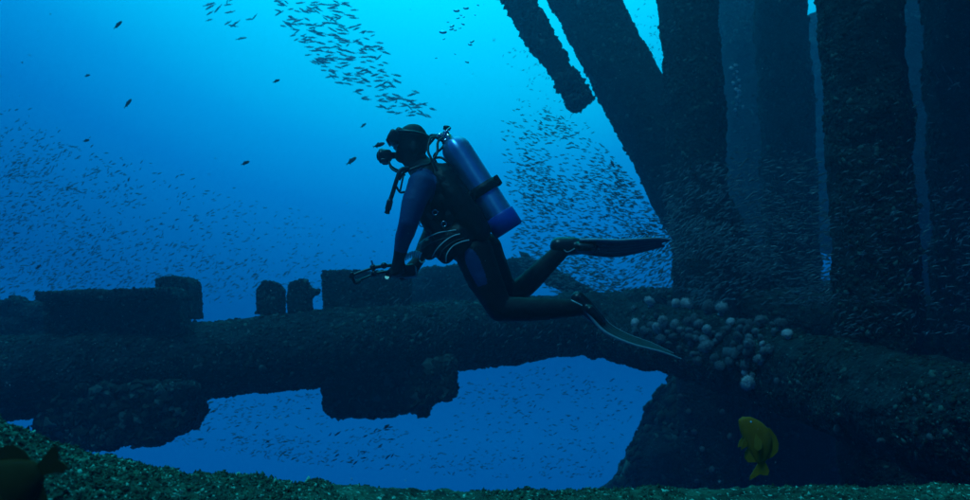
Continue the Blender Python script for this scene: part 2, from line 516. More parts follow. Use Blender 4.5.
def prism(bm, poly, d, t):
    """polygon in photograph pixels at depth d, extruded t metres away from the viewer"""
    f = [bm.verts.new(P(x, y, d)) for x, y in poly]
    b = [bm.verts.new(v.co + Vector((0, t, 0))) for v in f]
    bm.faces.new(f); bm.faces.new(b[::-1])
    for i in range(len(f)):
        j = (i + 1) % len(f)
        bm.faces.new((f[j], f[i], b[i], b[j]))
    bmesh.ops.recalc_face_normals(bm, faces=bm.faces[:])

def rough_piece(name, poly, d, t, parent=None, voxel=0.025, amp=0.008, scale=5, seed=0, clumps=1000, csize=(0.006, 0.022), pal=PAL_FAR, mat=None, soft=1):
    bm = bmesh.new(); prism(bm, poly, d, t)
    me = remesh(bm, voxel, soft, name)
    V, N = displace(me, amp, scale, seed)
    rng = np.random.default_rng(seed + 300)
    area = sum(p.area for p in me.polygons)
    n = int(clumps * area)
    ii = rng.integers(0, len(V), n)
    gV, gF, gC = lumps(V[ii], N[ii], csize[0] + (csize[1] - csize[0]) * rng.random(n) ** 2.5, pal[rng.integers(0, len(pal), n)], rng)
    gm = mesh_np('marine_growth', gV, gF, smooth=False, cols=gC)
    if parent is not None:
        o = part(name, me, mat or M_CRUST, parent)
        # clumps of a part are one level deeper
        g = part('marine_growth', gm, M_TONE, o, kind='stuff')
    else:
        loc = P(*np.mean(poly, axis=0), d)
        o = whole(name, me, mat or M_CRUST, loc)
        g = part('marine_growth', gm, M_TONE, o, kind='stuff')
    return o

def px_poly_center(poly, d):
    return P(*np.mean(poly, axis=0), d)

# ------------------------------------------------------------------ clamps and fittings on the horizontal pipe
cl = empty('pipe_clamp', P(125, 360, 7.6))
tag(cl, 'long block clamp near the left edge, flat rimmed top, a block hanging below', 'clamp')
rough_piece('top_plate', [(34, 291), (110, 289), (168, 287), (172, 297), (110, 300), (35, 301)], 7.45, 0.6, cl, seed=21, amp=0.01, voxel=0.025)
rough_piece('upper_block', [(42, 301), (176, 298), (182, 330), (165, 345), (40, 350)], 7.62, 0.3, cl, seed=22)
rough_piece('rear_block', [(155, 278), (164, 275), (180, 276), (188, 280), (189, 318), (155, 318)], 7.9, 0.4, cl, seed=23)
rough_piece('lower_block', [(34, 385), (188, 385), (189, 418), (179, 431), (155, 443), (110, 449), (34, 449)], 7.3, 0.6, cl, seed=24, soft=25, amp=0.03, scale=5, csize=(0.01, 0.05))
cl = empty('pipe_clamp', P(390, 345, 8.7))
tag(cl, 'shorter block clamp left below the diver, its ragged underside hanging under the pipe', 'clamp')
rough_piece('upper_block', [(321, 271), (340, 270), (409, 272), (410, 325), (322, 325)], 8.6, 0.35, cl, seed=25, amp=0.01, voxel=0.03)
rough_piece('lower_block', [(320, 370), (452, 358), (455, 398), (430, 404), (424, 419), (412, 411), (380, 418), (350, 416), (334, 418), (322, 408)], 8.35, 0.6, cl, seed=26, voxel=0.025, amp=0.03, scale=6, soft=16, csize=(0.01, 0.05))
s = rough_piece('encrusted_stub', [(256, 315), (256, 289), (262, 281), (270, 280), (279, 284), (283, 291), (283, 315)], 8.25, 0.13, seed=27, amp=0.012, voxel=0.02)
tag(s, 'left one of two rounded stubs standing side by side on the horizontal pipe', 'stub')
s = rough_piece('encrusted_stub', [(288, 315), (287, 290), (290, 283), (300, 279), (306, 281), (309, 288), (318, 290), (318, 293), (310, 296), (312, 315)], 8.2, 0.12, seed=28, amp=0.012, voxel=0.018)
tag(s, 'right one of two rounded stubs on the horizontal pipe, with a small arm sticking out', 'stub')
s = rough_piece('encrusted_block', [(-90, 306), (-20, 304), (0, 303), (14, 299), (24, 303), (40, 303), (43, 346), (-90, 356)], 9.0, 0.6, seed=29, amp=0.06, scale=4)
tag(s, 'lumpy encrusted block at the left edge behind the horizontal pipe', 'block')
s = rough_piece('encrusted_block', [(398, 320), (404, 277), (425, 270), (455, 264), (470, 268), (500, 259), (531, 259), (538, 266), (520, 300), (515, 320)], 11.6, 0.9, seed=30, voxel=0.05, amp=0.07, scale=3)
tag(s, 'ragged hazy block rising behind the diver beyond the horizontal pipe', 'block')
pipe('slanting_brace', seg3((524, 262, 12.2, .10), (560, 280, 12.2, .12), (604, 304, 12.2, .12)), 'short thin hazy pipe sloping down behind the diver\'s lower legs', 'pipe', seed=31, clumps=200, amp=0.04)

# ------------------------------------------------------------------ anemones on the slanting pipe
def bvh_of(names):
    Vs, Fs, off = [], [], 0
    for o in SC.objects:
        if o.type == 'MESH' and o.parent is None and o.name.split('.')[0] in names:
            loc = o.location
            if (o.name.startswith('steel_pillar') and o.name not in ('steel_pillar', 'steel_pillar.001', 'steel_pillar.002', 'steel_pillar.005')) or o.name == 'slanting_brace.002': continue
            n_ = len(o.data.vertices); co = np.empty(n_ * 3, dtype=np.float32); o.data.vertices.foreach_get('co', co)
            Vs += (co.reshape(-1, 3) + np.array(loc)).tolist()
            Fs += [[i + off for i in p.vertices] for p in o.data.polygons]
            off = len(Vs)
    return BVHTree.FromPolygons(Vs, Fs)

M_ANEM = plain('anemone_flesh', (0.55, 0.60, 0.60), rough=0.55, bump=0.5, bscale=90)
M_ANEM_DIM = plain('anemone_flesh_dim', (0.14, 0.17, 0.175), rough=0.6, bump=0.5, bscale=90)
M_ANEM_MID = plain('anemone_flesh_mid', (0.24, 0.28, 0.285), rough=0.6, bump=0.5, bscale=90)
def crown_mesh(seed, puff):
    rng = np.random.default_rng(seed)
    V, F = ico(4)
    d = 1 + 0.30 * fnoise(V, 1.7, seed, 2) - 0.34 * np.abs(vnoise(V, 4.5, seed + 3)) + 0.12 * vnoise(V, 13, seed + 8)
    V = V * d[:, None] * np.array([1.0, 0.95, puff])
    V[:, 2] += 0.95
    # short tentacles round the rim and over the top
    n = 320
    dirs = rng.normal(size=(n, 3)); dirs[:, 2] = np.abs(dirs[:, 2]) * 0.8 + 0.05; dirs /= np.linalg.norm(dirs, axis=1, keepdims=True)
    base = dirs * np.array([1.0, 0.95, puff]); base[:, 2] += 0.95
    t = np.cross(dirs, rng.normal(size=(n, 3))); t /= np.linalg.norm(t, axis=1, keepdims=True); b = np.cross(dirs, t)
    w = 0.06
    ring = np.stack([base + t * w, base - t * w * 0.5 + b * w * 0.87, base - t * w * 0.5 - b * w * 0.87, base + dirs * (0.28 + 0.34 * rng.random((n, 1))) + t * 0.16 * rng.normal(size=(n, 1))], 1)
    off = len(V) + np.arange(n)[:, None] * 4
    TF = np.concatenate([off + np.array([[0, 1, 3]]), off + np.array([[1, 2, 3]]), off + np.array([[2, 0, 3]])])
    return mesh_np('crown', np.vstack([V, ring.reshape(-1, 3)]), [F, TF])
CROWNS = [crown_mesh(50 + k, p) for k, p in enumerate((0.62, 0.95, 0.45, 1.25, 0.7, 0.55))]
COLUMN = lathe('column', Vector((0, 0, -0.25)), Vector((0, 0, 1)), [(0, 0.75), (0.12, 0.55), (0.4, 0.42), (0.8, 0.45), (1.1, 0.62), (1.2, 0.2)], seg=16)
bv = bvh_of({'horizontal_brace', 'diagonal_brace', 'steel_pillar', 'descending_brace'})
AN = [(65, 90, 14), (140, 75, 21), (225, 65, 15), (255, 80, 17), (305, 75, 25), (457, 114, 27), (507, 155, 17), (70, 155, 16), (78, 185, 14), (178, 190, 20), (207, 168, 22),
      (400, 195, 24), (295, 215, 14), (350, 225, 18), (558, 160, 22), (590, 175, 15), (642, 170, 26), (728, 185, 24), (765, 218, 22), (545, 192, 16), (280, 265, 15), (234, 250, 12),
      (400, 270, 28), (364, 332, 20), (525, 300, 26), (605, 268, 22), (598, 292, 18), (550, 236, 20), (648, 256, 14), (578, 345, 18), (612, 428, 28), (575, 378, 14), (677, 265, 14), (405, 112, 20),
      (130, 190, 12), (520, 255, 15), (590, 320, 14), (330, 190, 15), (185, 250, 13), (215, 278, 11), (700, 205, 15), (640, 225, 14), (470, 205, 12), (440, 240, 12), (260, 180, 10), (110, 130, 9),
      (620, 205, 16), (500, 185, 13), (560, 275, 15), (330, 245, 13), (690, 170, 12), (165, 120, 9), (610, 385, 14), (365, 295, 10), (480, 275, 10), (600, 235, 17), (575, 205, 14), (660, 290, 12), (310, 150, 9), (540, 340, 11)]
def place_anemone(px, py, rpx, k, mat, label, group):
    d = P(px, py, 1.0).normalized()
    hit, nrm, _, dist = bv.ray_cast(Vector((0, 0, 0)), d)
    if hit is None: return None
    if nrm.dot(d) > 0: nrm = -nrm
    depth = dist * math.cos(math.atan2(abs(px - 485), FPX))
    r = rpx / FPX * depth
    a = (nrm * 0.8 + Vector((0, -0.35, 0.35)) + Vector(RNG.normal(size=3) * 0.15)).normalized()
    e = empty('plume_anemone', hit + nrm * r * 0.15)
    e.rotation_mode = 'QUATERNION'
    e.rotation_quaternion = a.to_track_quat('Z', 'Y') @ Quaternion((0, 0, 1), RNG.random() * 6.28)
    e.scale = (r * RNG.uniform(.65, 1.1), r * RNG.uniform(.65, 1.0), r * RNG.uniform(.65, 1.4))
    tag(e, label, 'anemone', group)
    for nm, me in (('column', COLUMN), ('crown', CROWNS[k % 6])):
        o = bpy.data.objects.new(nm, me); COL.objects.link(o); o.parent = e
        o.material_slots  # slots follow the mesh
        if len(me.materials) == 0: me.materials.append(M_ANEM)
        if mat is not M_ANEM:
            o.material_slots[0].link = 'OBJECT'; o.material_slots[0].material = mat
    return e
for k in range(36):
    zx = RNG.uniform(120, 740); AN.append((zx, 90 + 0.16 * zx + RNG.uniform(0, 190) * (1 - abs(zx - 480) / 700), RNG.uniform(9, 24)))
for k, (zx, zy, zr) in enumerate(AN):
    px, py = 620 + zx / 4.545, 290 + zy / 4.545
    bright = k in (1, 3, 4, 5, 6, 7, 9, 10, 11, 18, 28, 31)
    lab, grp = 'pale rounded anemone in the crowded cluster on the slanting pipe below the right-hand legs', 'pale anemones clustered on the slanting pipe'
    if k == 5: lab, grp = 'brightest anemone, a flat white oval at the top middle of the cluster', None
    if k == 30: lab, grp = 'lowest anemone of the cluster, hanging alone below the others on the slanting pipe', None
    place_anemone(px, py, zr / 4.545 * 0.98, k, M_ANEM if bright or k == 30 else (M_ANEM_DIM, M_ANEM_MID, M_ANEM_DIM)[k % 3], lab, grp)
for k, (px, py, r) in enumerate([(838, 428, 5), (884, 441, 3.5), (778, 381, 3), (800, 383, 2.5), (931, 438, 4.5), (868, 392, 3), (916, 400, 3), (695, 432, 4), (703, 450, 3.5), (728, 437, 3), (690, 412, 3), (741, 455, 3.5), (711, 470, 4), (832, 470, 3), (752, 478, 3),
                                 (683, 398, 3), (760, 420, 2.6), (720, 412, 3), (772, 448, 2.6), (698, 482, 3)]):
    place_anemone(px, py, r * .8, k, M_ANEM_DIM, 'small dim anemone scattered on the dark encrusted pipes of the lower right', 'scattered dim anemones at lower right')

for k in range(16):
    place_anemone(736 + RNG.normal() * 2.0 + k * .25, 66 + k * 3.0, RNG.uniform(1.0, 2.0), k, M_ANEM, 'tiny pale anemone in the upright streak on the hazy blue pillar near the top', 'streak of tiny anemones on the hazy pillar')
sp = rough_piece('round_lump', [(736, 27), (740, 25), (744, 27), (746, 33), (745, 40), (740, 44), (736, 41), (734, 34)], 17.25, .25, seed=41, voxel=.04, amp=.03, clumps=200, csize=(.02, .05))  # lump added in place of a dark round opening
tag(sp, 'dark round lump on the hazy blue pillar near the top', 'lump')

# ------------------------------------------------------------------ the diver
def D(px, py, off=0.0):
    return P(px, py, 4.0 + off)
PX = 4.0 / FPX                                   # metres per photograph pixel at the diver
M_SUIT = plain('neoprene_black', (0.005, 0.006, 0.008), rough=0.6, spec=0.3, bump=0.25, bscale=180)
M_SUITB = plain('neoprene_blue', (0.008, 0.055, 0.16), rough=0.6, spec=0.3, bump=0.25, bscale=180)
M_SKIN = plain('skin', (0.45, 0.36, 0.30), rough=0.5)
M_NYLON = plain('bcd_nylon', (0.006, 0.007, 0.009), rough=0.5, spec=0.3, bump=0.4, bscale=60)
M_RUB = plain('black_rubber', (0.010, 0.011, 0.012), rough=0.35)
M_PIPING = plain('reflective_piping', (0.55, 0.75, 0.70), rough=0.4)
M_STEEL = plain('chrome', (0.55, 0.6, 0.6), rough=0.18, metal=1.0)
M_GLASS, gt, gb = new_mat('mask_glass')
gb.inputs['Base Color'].default_value = (0.02, 0.03, 0.04, 1); gb.inputs['Roughness'].default_value = 0.05
M_FIN = plain('fin_rubber', (0.020, 0.030, 0.032), rough=0.42, bump=0.15, bscale=40)
M_FINR = plain('fin_rail', (0.26, 0.36, 0.36), rough=0.35)
M_TANK, tt, tb = new_mat('tank_paint')
tb.inputs['Metallic'].default_value = 0.7; tb.inputs['Roughness'].default_value = 0.34; tb.inputs['Anisotropic'].default_value = 0.85; tb.inputs['Anisotropic Rotation'].default_value = 0.25
_tg = tt.nodes.new('ShaderNodeTangent'); _tg.direction_type = 'RADIAL'; _tg.axis = 'Z'; tt.links.new(_tg.outputs[0], tb.inputs['Tangent'])
_tc = tt.nodes.new('ShaderNodeTexCoord'); _n = tt.nodes.new('ShaderNodeTexNoise'); _n.inputs['Scale'].default_value = 14; _n.inputs['Detail'].default_value = 6
_r = tt.nodes.new('ShaderNodeValToRGB'); _r.color_ramp.elements[0].color = (0.14, 0.46, 0.78, 1); _r.color_ramp.elements[1].color = (0.26, 0.62, 0.88, 1)
_r.color_ramp.elements[0].position = 0.35; _r.color_ramp.elements[1].position = 0.7
tt.links.new(_tc.outputs['Object'], _n.inputs['Vector']); tt.links.new(_n.outputs['Fac'], _r.inputs['Fac']); tt.links.new(_r.outputs['Color'], tb.inputs['Base Color'])
_b = tt.nodes.new('ShaderNodeBump'); _b.inputs['Strength'].default_value = 0.08; tt.links.new(_n.outputs['Fac'], _b.inputs['Height']); tt.links.new(_b.outputs['Normal'], tb.inputs['Normal'])
M_BOOT = plain('tank_boot', (0.008, 0.07, 0.42), rough=0.4)

diver = empty('person', D(470, 250))
tag(diver, 'scuba diver in a black wetsuit with blue sleeve and fins, gliding to the left', 'person')

def flat_ball(bm, c, rx, ry, rz, axis=None):
    """ellipsoid: ry is across the body (view direction), rz along axis"""
    m = None
    if axis is not None:
        a = axis.normalized(); y = Vector((0, 1, 0)); y = (y - a * y.dot(a)).normalized(); x = y.cross(a)
        m = Matrix((x, y, a)).transposed()
    add_ball(bm, c, (rx, ry, rz), m, seg=28)

bm = bmesh.new()
spine = (D(474, 252) - D(430, 180)).normalized()
# trunk: stack of ellipsoids from shoulders to hips
for (x, y, rx, ry) in ((428, 178, .085, .17), (434, 190, .105, .19), (441, 203, .11, .18), (449, 217, .105, .165), (457, 231, .10, .155), (465, 243, .105, .165), (474, 252, .10, .165)):
    flat_ball(bm, D(x, y), rx, ry, .105, spine)
# neck, skull, jaw, nose, cheek
add_limb(bm, D(413, 158), D(427, 176), .062, .075)
flat_ball(bm, D(412.5, 142.5), .083, .080, .100)
flat_ball(bm, D(413, 139), .078, .080, .080)
flat_ball(bm, D(407, 153), .056, .056, .058)
flat_ball(bm, D(402, 156), .040, .042, .038)
add_ball(bm, D(396.5, 147), (.018, .015, .020))
flat_ball(bm, D(401, 149, -.035), .026, .022, .022); flat_ball(bm, D(401, 149, .035), .026, .022, .022)
for s_ in (-1, 1): add_ball(bm, D(414, 147, s_ * .078), (.022, .014, .032))      # ears under the hood
# arms
SH, EL, WR = D(421, 185, -.17), D(409, 222, -.24), D(399, 257, -.16)
add_limb(bm, SH, D(414, 203, -.215), .070, .060); add_limb(bm, D(414, 203, -.215), EL, .060, .050)
add_limb(bm, EL, D(404, 237, -.20), .050, .044); add_limb(bm, D(404, 237, -.20), WR, .044, .031)
SH2, EL2, WR2 = D(434, 186, .17), D(433, 228, .22), D(417, 262, .06)
add_limb(bm, SH2, EL2, .066, .050); add_limb(bm, EL2, WR2, .048, .032)
# legs
HI, KN, AN_ = D(474, 254, -.09), D(500, 309, -.12), D(580, 308, -.10)
add_limb(bm, HI, D(484, 278, -.105), .098, .090); add_limb(bm, D(484, 278, -.105), KN, .090, .066)
add_limb(bm, KN, D(530, 309.5, -.12), .064, .062); add_limb(bm, D(530, 309.5, -.12), AN_, .062, .042)
HI2, KN2, AN2 = D(484, 250, .09), D(508, 301, .13), D(561, 251, .11)
add_limb(bm, HI2, KN2, .098, .066); add_limb(bm, KN2, D(528, 283, .125), .064, .060); add_limb(bm, D(528, 283, .125), AN2, .060, .043)
# feet inside the fin pockets
FT = D(600, 322, -.10); add_limb(bm, D(582, 303, -.10), FT, .040, .030)
FT2 = D(590, 247, .11); add_limb(bm, D(562, 248, .11), FT2, .042, .032)
# gloved hands closed round the grips: palm, four bent fingers and a thumb
def hand(wr, grip, side):
    ax = (grip - wr).normalized()
    palm = wr + ax * .055
    add_limb(bm, wr, palm, .030, .036)
    add_limb(bm, palm, grip, .034, .030)
    bar = Vector((-0.96, side * 0.05, -0.26)).normalized()       # bar direction
    out = ax.cross(bar).normalized() * (-1 if side < 0 else 1)
    for k, L in enumerate((.024, .028, .026, .021)):
        b0 = grip + bar * (0.033 - 0.022 * k) + out * .012
        k1 = b0 + ax * L + out * .016
        k2 = k1 + ax * .014 - out * .022
        k3 = k2 - ax * .012 - out * .018
        add_limb(bm, b0, k1, .0105, .0098, seg=10); add_limb(bm, k1, k2, .0098, .009, seg=10); add_limb(bm, k2, k3, .009, .008, seg=10)
    t0 = palm + bar * .03; t1 = t0 + bar * .025 + ax * .02 - out * .012; t2 = t1 + ax * .026 - bar * .006 - out * .012
    add_limb(bm, t0, t1, .013, .012, seg=10); add_limb(bm, t1, t2, .012, .010, seg=10)
GRIP = D(398, 267, -.15); GRIP2 = D(410, 271, .03)
hand(WR, GRIP, -1); hand(WR2, GRIP2, 1)
body = remesh(bm, 0.0058, 5, 'body')
displace(body, 0.0022, 16, 3)
bo = part('body', body, M_SUIT, diver)
body.materials.append(M_SUITB); body.materials.append(M_SKIN)
w0 = origin_of(bo)
def seg_t(p, a, b):
    ab = b - a; t = max(0, min(1, (p - a).dot(ab) / ab.length_squared)); return t, (p - (a + ab * t)).length
for f in body.polygons:
    c = f.center + w0
    t1, d1 = seg_t(c, SH + (SH - EL) * 0.05, EL); t2, d2 = seg_t(c, EL, WR)
    if (d1 < .078 and c.y < D(420, 190, -.125).y) or (d2 < .06 and t2 < .80): f.material_index = 1
    t3, d3 = seg_t(c, D(466, 248, -.2), D(483, 286, -.19))
    if d3 < .012 + .032 * t3 ** .5 * (1.25 - t3) * 1.6 and 0.01 < t3 < .99: f.material_index = 1
    if (c - D(399, 148.5, 0)).length < .045 and c.x < D(404, 148).x and c.y < D(0, 0).y + 10: 
        if D(390, 144.5).z > c.z > D(390, 152).z: f.material_index = 2

# mask
MR = Matrix.Rotation(math.radians(28), 3, 'Y')
mk = part('mask', rbox('mask', D(394.5, 138.5), (.052, .150, .066), MR, .3), M_RUB, diver)
part('lens', rbox('lens', D(390.2, 139.6), (.012, .132, .050), MR, .4), M_GLASS, mk)
part('skirt', rbox('skirt', D(399, 137.5), (.05, .135, .085), MR, .35), M_RUB, mk)
bm = bmesh.new()
pts = [Vector((0.083 * math.cos(a) * 1.08, 0.080 * math.sin(a) * 1.08, -0.012 * math.cos(a))) + D(412.5, 136) for a in np.linspace(-2.6, 2.6, 24)]
part('strap', tube('strap', pts, .009, seg=8, n=48), M_RUB, mk)
# regulator mouthpiece, hoses, gauges: one set
reg = empty('regulator', D(438, 136))
tag(reg, 'black regulator in the diver\'s mouth with hoses looping over the shoulder', 'regulator')
ax = (D(376, 156) - D(398, 155)).normalized()
part('second_stage', lathe('second_stage', D(392, 155.5), ax, [(-.05, .001), (-.05, .016), (0, .018), (.008, .030), (.040, .036), (.052, .040), (.064, .038), (.070, .028), (.071, .001)], 28), M_RUB, reg)
part('purge_cover', lathe('purge_cover', D(392, 155.5) + ax * .070, ax, [(0, .024), (.006, .022), (.010, .012), (.011, .001)], 24), M_NYLON, reg)
part('exhaust_tee', rbox('exhaust_tee', D(384.5, 161.5), (.035, .085, .022), None, .4), M_RUB, reg)
fs = part('first_stage', lathe('first_stage', D(443, 139, .01), (D(436, 133) - D(444, 140)).normalized(), [(-.028, .001), (-.028, .020), (-.012, .023), (-.010, .018), (.004, .018), (.006, .024), (.030, .024), (.036, .016), (.037, .001)], 20), M_STEEL, reg)
part('yoke', tube('yoke', [D(443, 140, -.035), D(447, 131, -.035), D(450, 128, 0), D(447, 131, .04), D(443, 140, .04)], .007, 8), M_STEEL, fs)
def hose(pts, r=.0065, name='hose'):
    return part(name, tube(name, [D(*p) for p in pts], r, 10), M_RUB, reg)
hose([(437, 135, .02), (430, 136, .09), (426, 148, .13), (420, 163, .15), (404, 171, .12), (392, 167, .06), (388, 159, .03)])
hose([(440, 138, -.02), (431, 138, -.08), (428, 150, -.12), (432, 160, -.14), (440, 176, -.15)])
hose([(444, 137, -.03), (438, 142, -.06), (437, 153, -.09), (430, 163, -.13), (420, 166, -.16), (405, 172, -.17), (399, 180, -.17)])
hose([(446, 142, .02), (441, 149, -.02), (434, 156, .02), (438, 166, .02)])
hose([(434, 158, -.08), (442, 158, -.10), (450, 166, -.11), (452, 180, -.12)])
hose([(436, 136, .04), (424, 153, .10), (428, 170, .16), (436, 200, .2)])
hose([(389, 161, -.03), (391, 168, -.08), (397, 172, -.14), (405, 175, -.17)], .005)
# buoyancy vest
bm = bmesh.new()
for u_ in np.linspace(0, 1, 14):
    flat_ball(bm, D(440 + 36 * u_, 178 + 56 * u_), .072 + .07 * u_ * (1 - u_) + .012 * u_, .17 + .11 * u_ * (1 - u_) + .01 * u_, .07, spine)
for s_ in (-1, 1):
    flat_ball(bm, D(443, 247, s_ * .15), .095, .055, .060, Vector((1, 0, .35)))
    flat_ball(bm, D(428, 250, s_ * .11), .060, .05, .045, Vector((1, 0, .3)))
    flat_ball(bm, D(459, 240, s_ * .14), .070, .06, .085, spine)
    add_limb(bm, D(430, 170, s_ * .11), D(424, 190, s_ * .145), .032, .034); add_limb(bm, D(424, 190, s_ * .145), D(424, 214, s_ * .15), .034, .040)
    add_limb(bm, D(424, 214, s_ * .15), D(440, 240, s_ * .15), .040, .050)
    add_limb(bm, D(430, 170, s_ * .11), D(446, 172, s_ * .08), .034, .05)
vm = remesh(bm, .0075, 28, 'buoyancy_vest')
displace(vm, .005, 9, 5)
vest = part('buoyancy_vest', vm, M_NYLON, diver)
wv = origin_of(vest)
vb = BVHTree.FromPolygons([v.co + wv for v in vm.vertices], [p.vertices[:] for p in vm.polygons])
def on_vest(px, py, lift=.003):
    d = P(px, py, 1).normalized()
    h, n, _, _ = vb.ray_cast(Vector((0, 0, 0)), d)
    return (h if h is not None else D(px, py, -.18)) - d * lift
for cv in ([(419, 244), (427, 238), (438, 233), (449, 231), (456, 230)], [(432, 257), (437, 249), (445, 241), (453, 236), (460, 234)], [(446, 262), (447, 254), (453, 246), (461, 242), (469, 240)]):
    q = catmull([[x, y] for x, y in cv], 14)
    part('piping', tube('piping', [on_vest(x, y) for x, y in q], .0030, 6, n=40), M_PIPING, vest)
for cv in ([(422, 249), (433, 242), (446, 238), (458, 235)], [(438, 260), (443, 250), (453, 242), (464, 238)]):
    q = catmull([[x, y] for x, y in cv], 12)
    part('seam', tube('seam', [on_vest(x, y, .001) for x, y in q], .0022, 6, n=30), plain('vest_seam', (0.03, 0.06, 0.06), .5) if 'vest_seam' not in bpy.data.materials else bpy.data.materials['vest_seam'], vest)
def dring(px, py, r=.013):
    c = on_vest(px, py, .006)
    pts = [c + Vector((r * math.cos(a), 0, r * math.sin(a))) for a in np.linspace(0, 2 * math.pi, 13)]
    part('d_ring', tube('d_ring', pts, .003, 6), M_STEEL, vest)
for p in ((435, 212.5), (422, 224), (444, 224)): dring(*p)
for p in ((430, 216), (428, 231)):
    part('buckle', rbox('buckle', on_vest(*p, .008), (.036, .010, .020), Matrix.Rotation(math.radians(40), 3, 'Y')), M_RUB, vest)
# corrugated inflator hanging in front of the chest
inf = tube('inflator_hose', [D(409, 168, -.17), D(401, 170, -.18), D(397, 179, -.19), D(393, 192, -.19), D(390, 201, -.19)], [.010, .011, .011, .011, .011], 12, n=90)
part('inflator_hose', inf, M_RUB, vest)
part('inflator', lathe('inflator', D(390.5, 199, -.19), (D(387, 213) - D(390.5, 199)).normalized(), [(0, .001), (0, .011), (.012, .016), (.050, .016), (.060, .012), (.075, .014), (.078, .001)], 16), M_RUB, vest)
part('inflator_strap', tube('inflator_strap', [D(396, 186, -.185), D(400, 192, -.19), D(405, 192, -.2)], .006, 8), M_RUB, vest)
part('inflator_strap', tube('inflator_strap', [D(404, 173, -.17), D(402, 182, -.19), D(400, 192, -.19)], .005, 8), M_RUB, vest)

# fins
def fin(ctr, widths, wdir, pocket, thick=.010, ribs=5, name='fin'):
    """ctr: list of world points from the toe to the tip; widths at each; wdir: width direction(s)"""
    n, m = 60, 41
    c = catmull([[*p, w, *(wd.normalized())] for p, w, wd in zip(ctr, widths, wdir)], n)
    C, W, WD = c[:, :3], c[:, 3], c[:, 4:7]
    WD /= np.linalg.norm(WD, axis=1, keepdims=True)
    T = np.gradient(C, axis=0); T /= np.linalg.norm(T, axis=1, keepdims=True)
    N = np.cross(T, WD); N /= np.linalg.norm(N, axis=1, keepdims=True)
    u = np.linspace(-1, 1, m)
    taper = np.linspace(1.0, 0.35, n)
    prof = 0.35 + 0.45 * (np.cos(u * math.pi * ribs) > 0.25) + 1.0 * (np.abs(u) > 0.88)
    prof[0] = prof[-1] = 0.3
    s = np.linspace(0, 1, n)
    notch = np.where(s[:, None] > .93, 0, 1) * 0 + 1
    scallop = (1 - 0.06 * np.abs(u)[None, :]) + 0 * s[:, None]
    top = C[:, None] + WD[:, None] * (W[:, None, None] * .5 * u[None, :, None]) + N[:, None] * (thick * taper[:, None] * prof[None])[..., None] * .5
    # the tip: the middle falls short of the corners
    back = (0.035 * np.clip((s - .8) / .2, 0, 1) ** 1)[:, None] * (np.cos(u * math.pi / 2) ** 2)[None]
    bot = top - N[:, None] * (thick * taper[:, None] * prof[None])[..., None]
    top = top - T[:, None] * back[..., None]; bot = bot - T[:, None] * back[..., None]
    V = np.vstack([top.reshape(-1, 3), bot.reshape(-1, 3)])
    I = np.arange(n * m).reshape(n, m); J = I + n * m
    q = lambda A, B, Cc, Dd: np.stack([A, B, Cc, Dd], -1).reshape(-1, 4)
    F = np.vstack([q(I[:-1, :-1], I[1:, :-1], I[1:, 1:], I[:-1, 1:]), q(J[:-1, :-1], J[:-1, 1:], J[1:, 1:], J[1:, :-1]),
                   q(I[:-1, 0], J[:-1, 0], J[1:, 0], I[1:, 0]), q(I[:-1, -1], I[1:, -1], J[1:, -1], J[:-1, -1]),
                   q(I[0, :-1], I[0, 1:], J[0, 1:], J[0, :-1]), q(I[-1, :-1], J[-1, :-1], J[-1, 1:], I[-1, 1:])])
    me = mesh_np(name, V, F)
    o = part(name, me, M_FIN, diver)
    for sgn in (-1, 1):
        rail = [Vector(C[k] + WD[k] * W[k] * .5 * sgn) for k in range(0, n, 6)] + [Vector(C[-1] + WD[-1] * W[-1] * .5 * sgn)]
        part('rail', tube('rail', rail, list(np.linspace(.009, .004, len(rail))), 8), M_FINR, o)
    bmf = bmesh.new()
    for a, b, r0, r1 in pocket: add_limb(bmf, a, b, r0, r1)
    pm = remesh(bmf, .008, 4, 'foot_pocket')
    part('foot_pocket', pm, M_RUB, o)
    return o
DY = Vector((0, 1, 0))
def wv_(dy, dz, dx=0): return Vector((dx, dy, dz))
f1 = fin([D(578, 246, .11), D(596, 247.5, .11), D(616, 248.5, .11), D(636, 246.5, .12), D(654, 244, .13), D(668, 243, .14)], [.12, .155, .175, .185, .19, .16],
         [wv_(.9, -.42), wv_(.9, -.42), wv_(.9, -.38), wv_(.9, -.30), wv_(.92, -.2), wv_(.95, -.10)],
         [(D(559, 246, .11), D(572, 246, .11), .050, .050), (D(572, 246, .11), D(592, 247, .11), .050, .036), (D(580, 247, .06), D(592, 248, .05), .028, .022), (D(580, 246, .16), D(592, 246, .17), .028, .022)])
f1['label'] = 'upper fin, trailing straight back'
f2 = fin([D(590, 309, -.10), D(601, 322, -.10), D(612, 331, -.10), D(632, 340, -.10), D(655, 347, -.09), D(677, 356, -.08)], [.12, .15, .17, .18, .185, .16],
         [wv_(.90, .36, .28), wv_(.90, .36, .24), wv_(.93, .30, .14), wv_(.95, .25, .06), wv_(.97, .20), wv_(.98, .14)],
         [(D(578, 299, -.10), D(584, 306, -.10), .040, .046), (D(584, 306, -.10), D(600, 321, -.10), .046, .032), (D(590, 310, -.05), D(601, 322, -.04), .026, .02), (D(590, 310, -.15), D(601, 322, -.16), .026, .02)])
f2['label'] = 'lower fin, bent down behind the front leg'
part('heel_strap', tube('heel_strap', [D(571, 300, -.146), D(576, 302.5, -.155), D(582, 305.5, -.15)], .0035, 6), M_PIPING, f2)
part('heel_strap', tube('heel_strap', [D(576, 248, .06), D(568, 252, .052), D(564, 250, .06)], .0035, 6), M_FINR, f1)

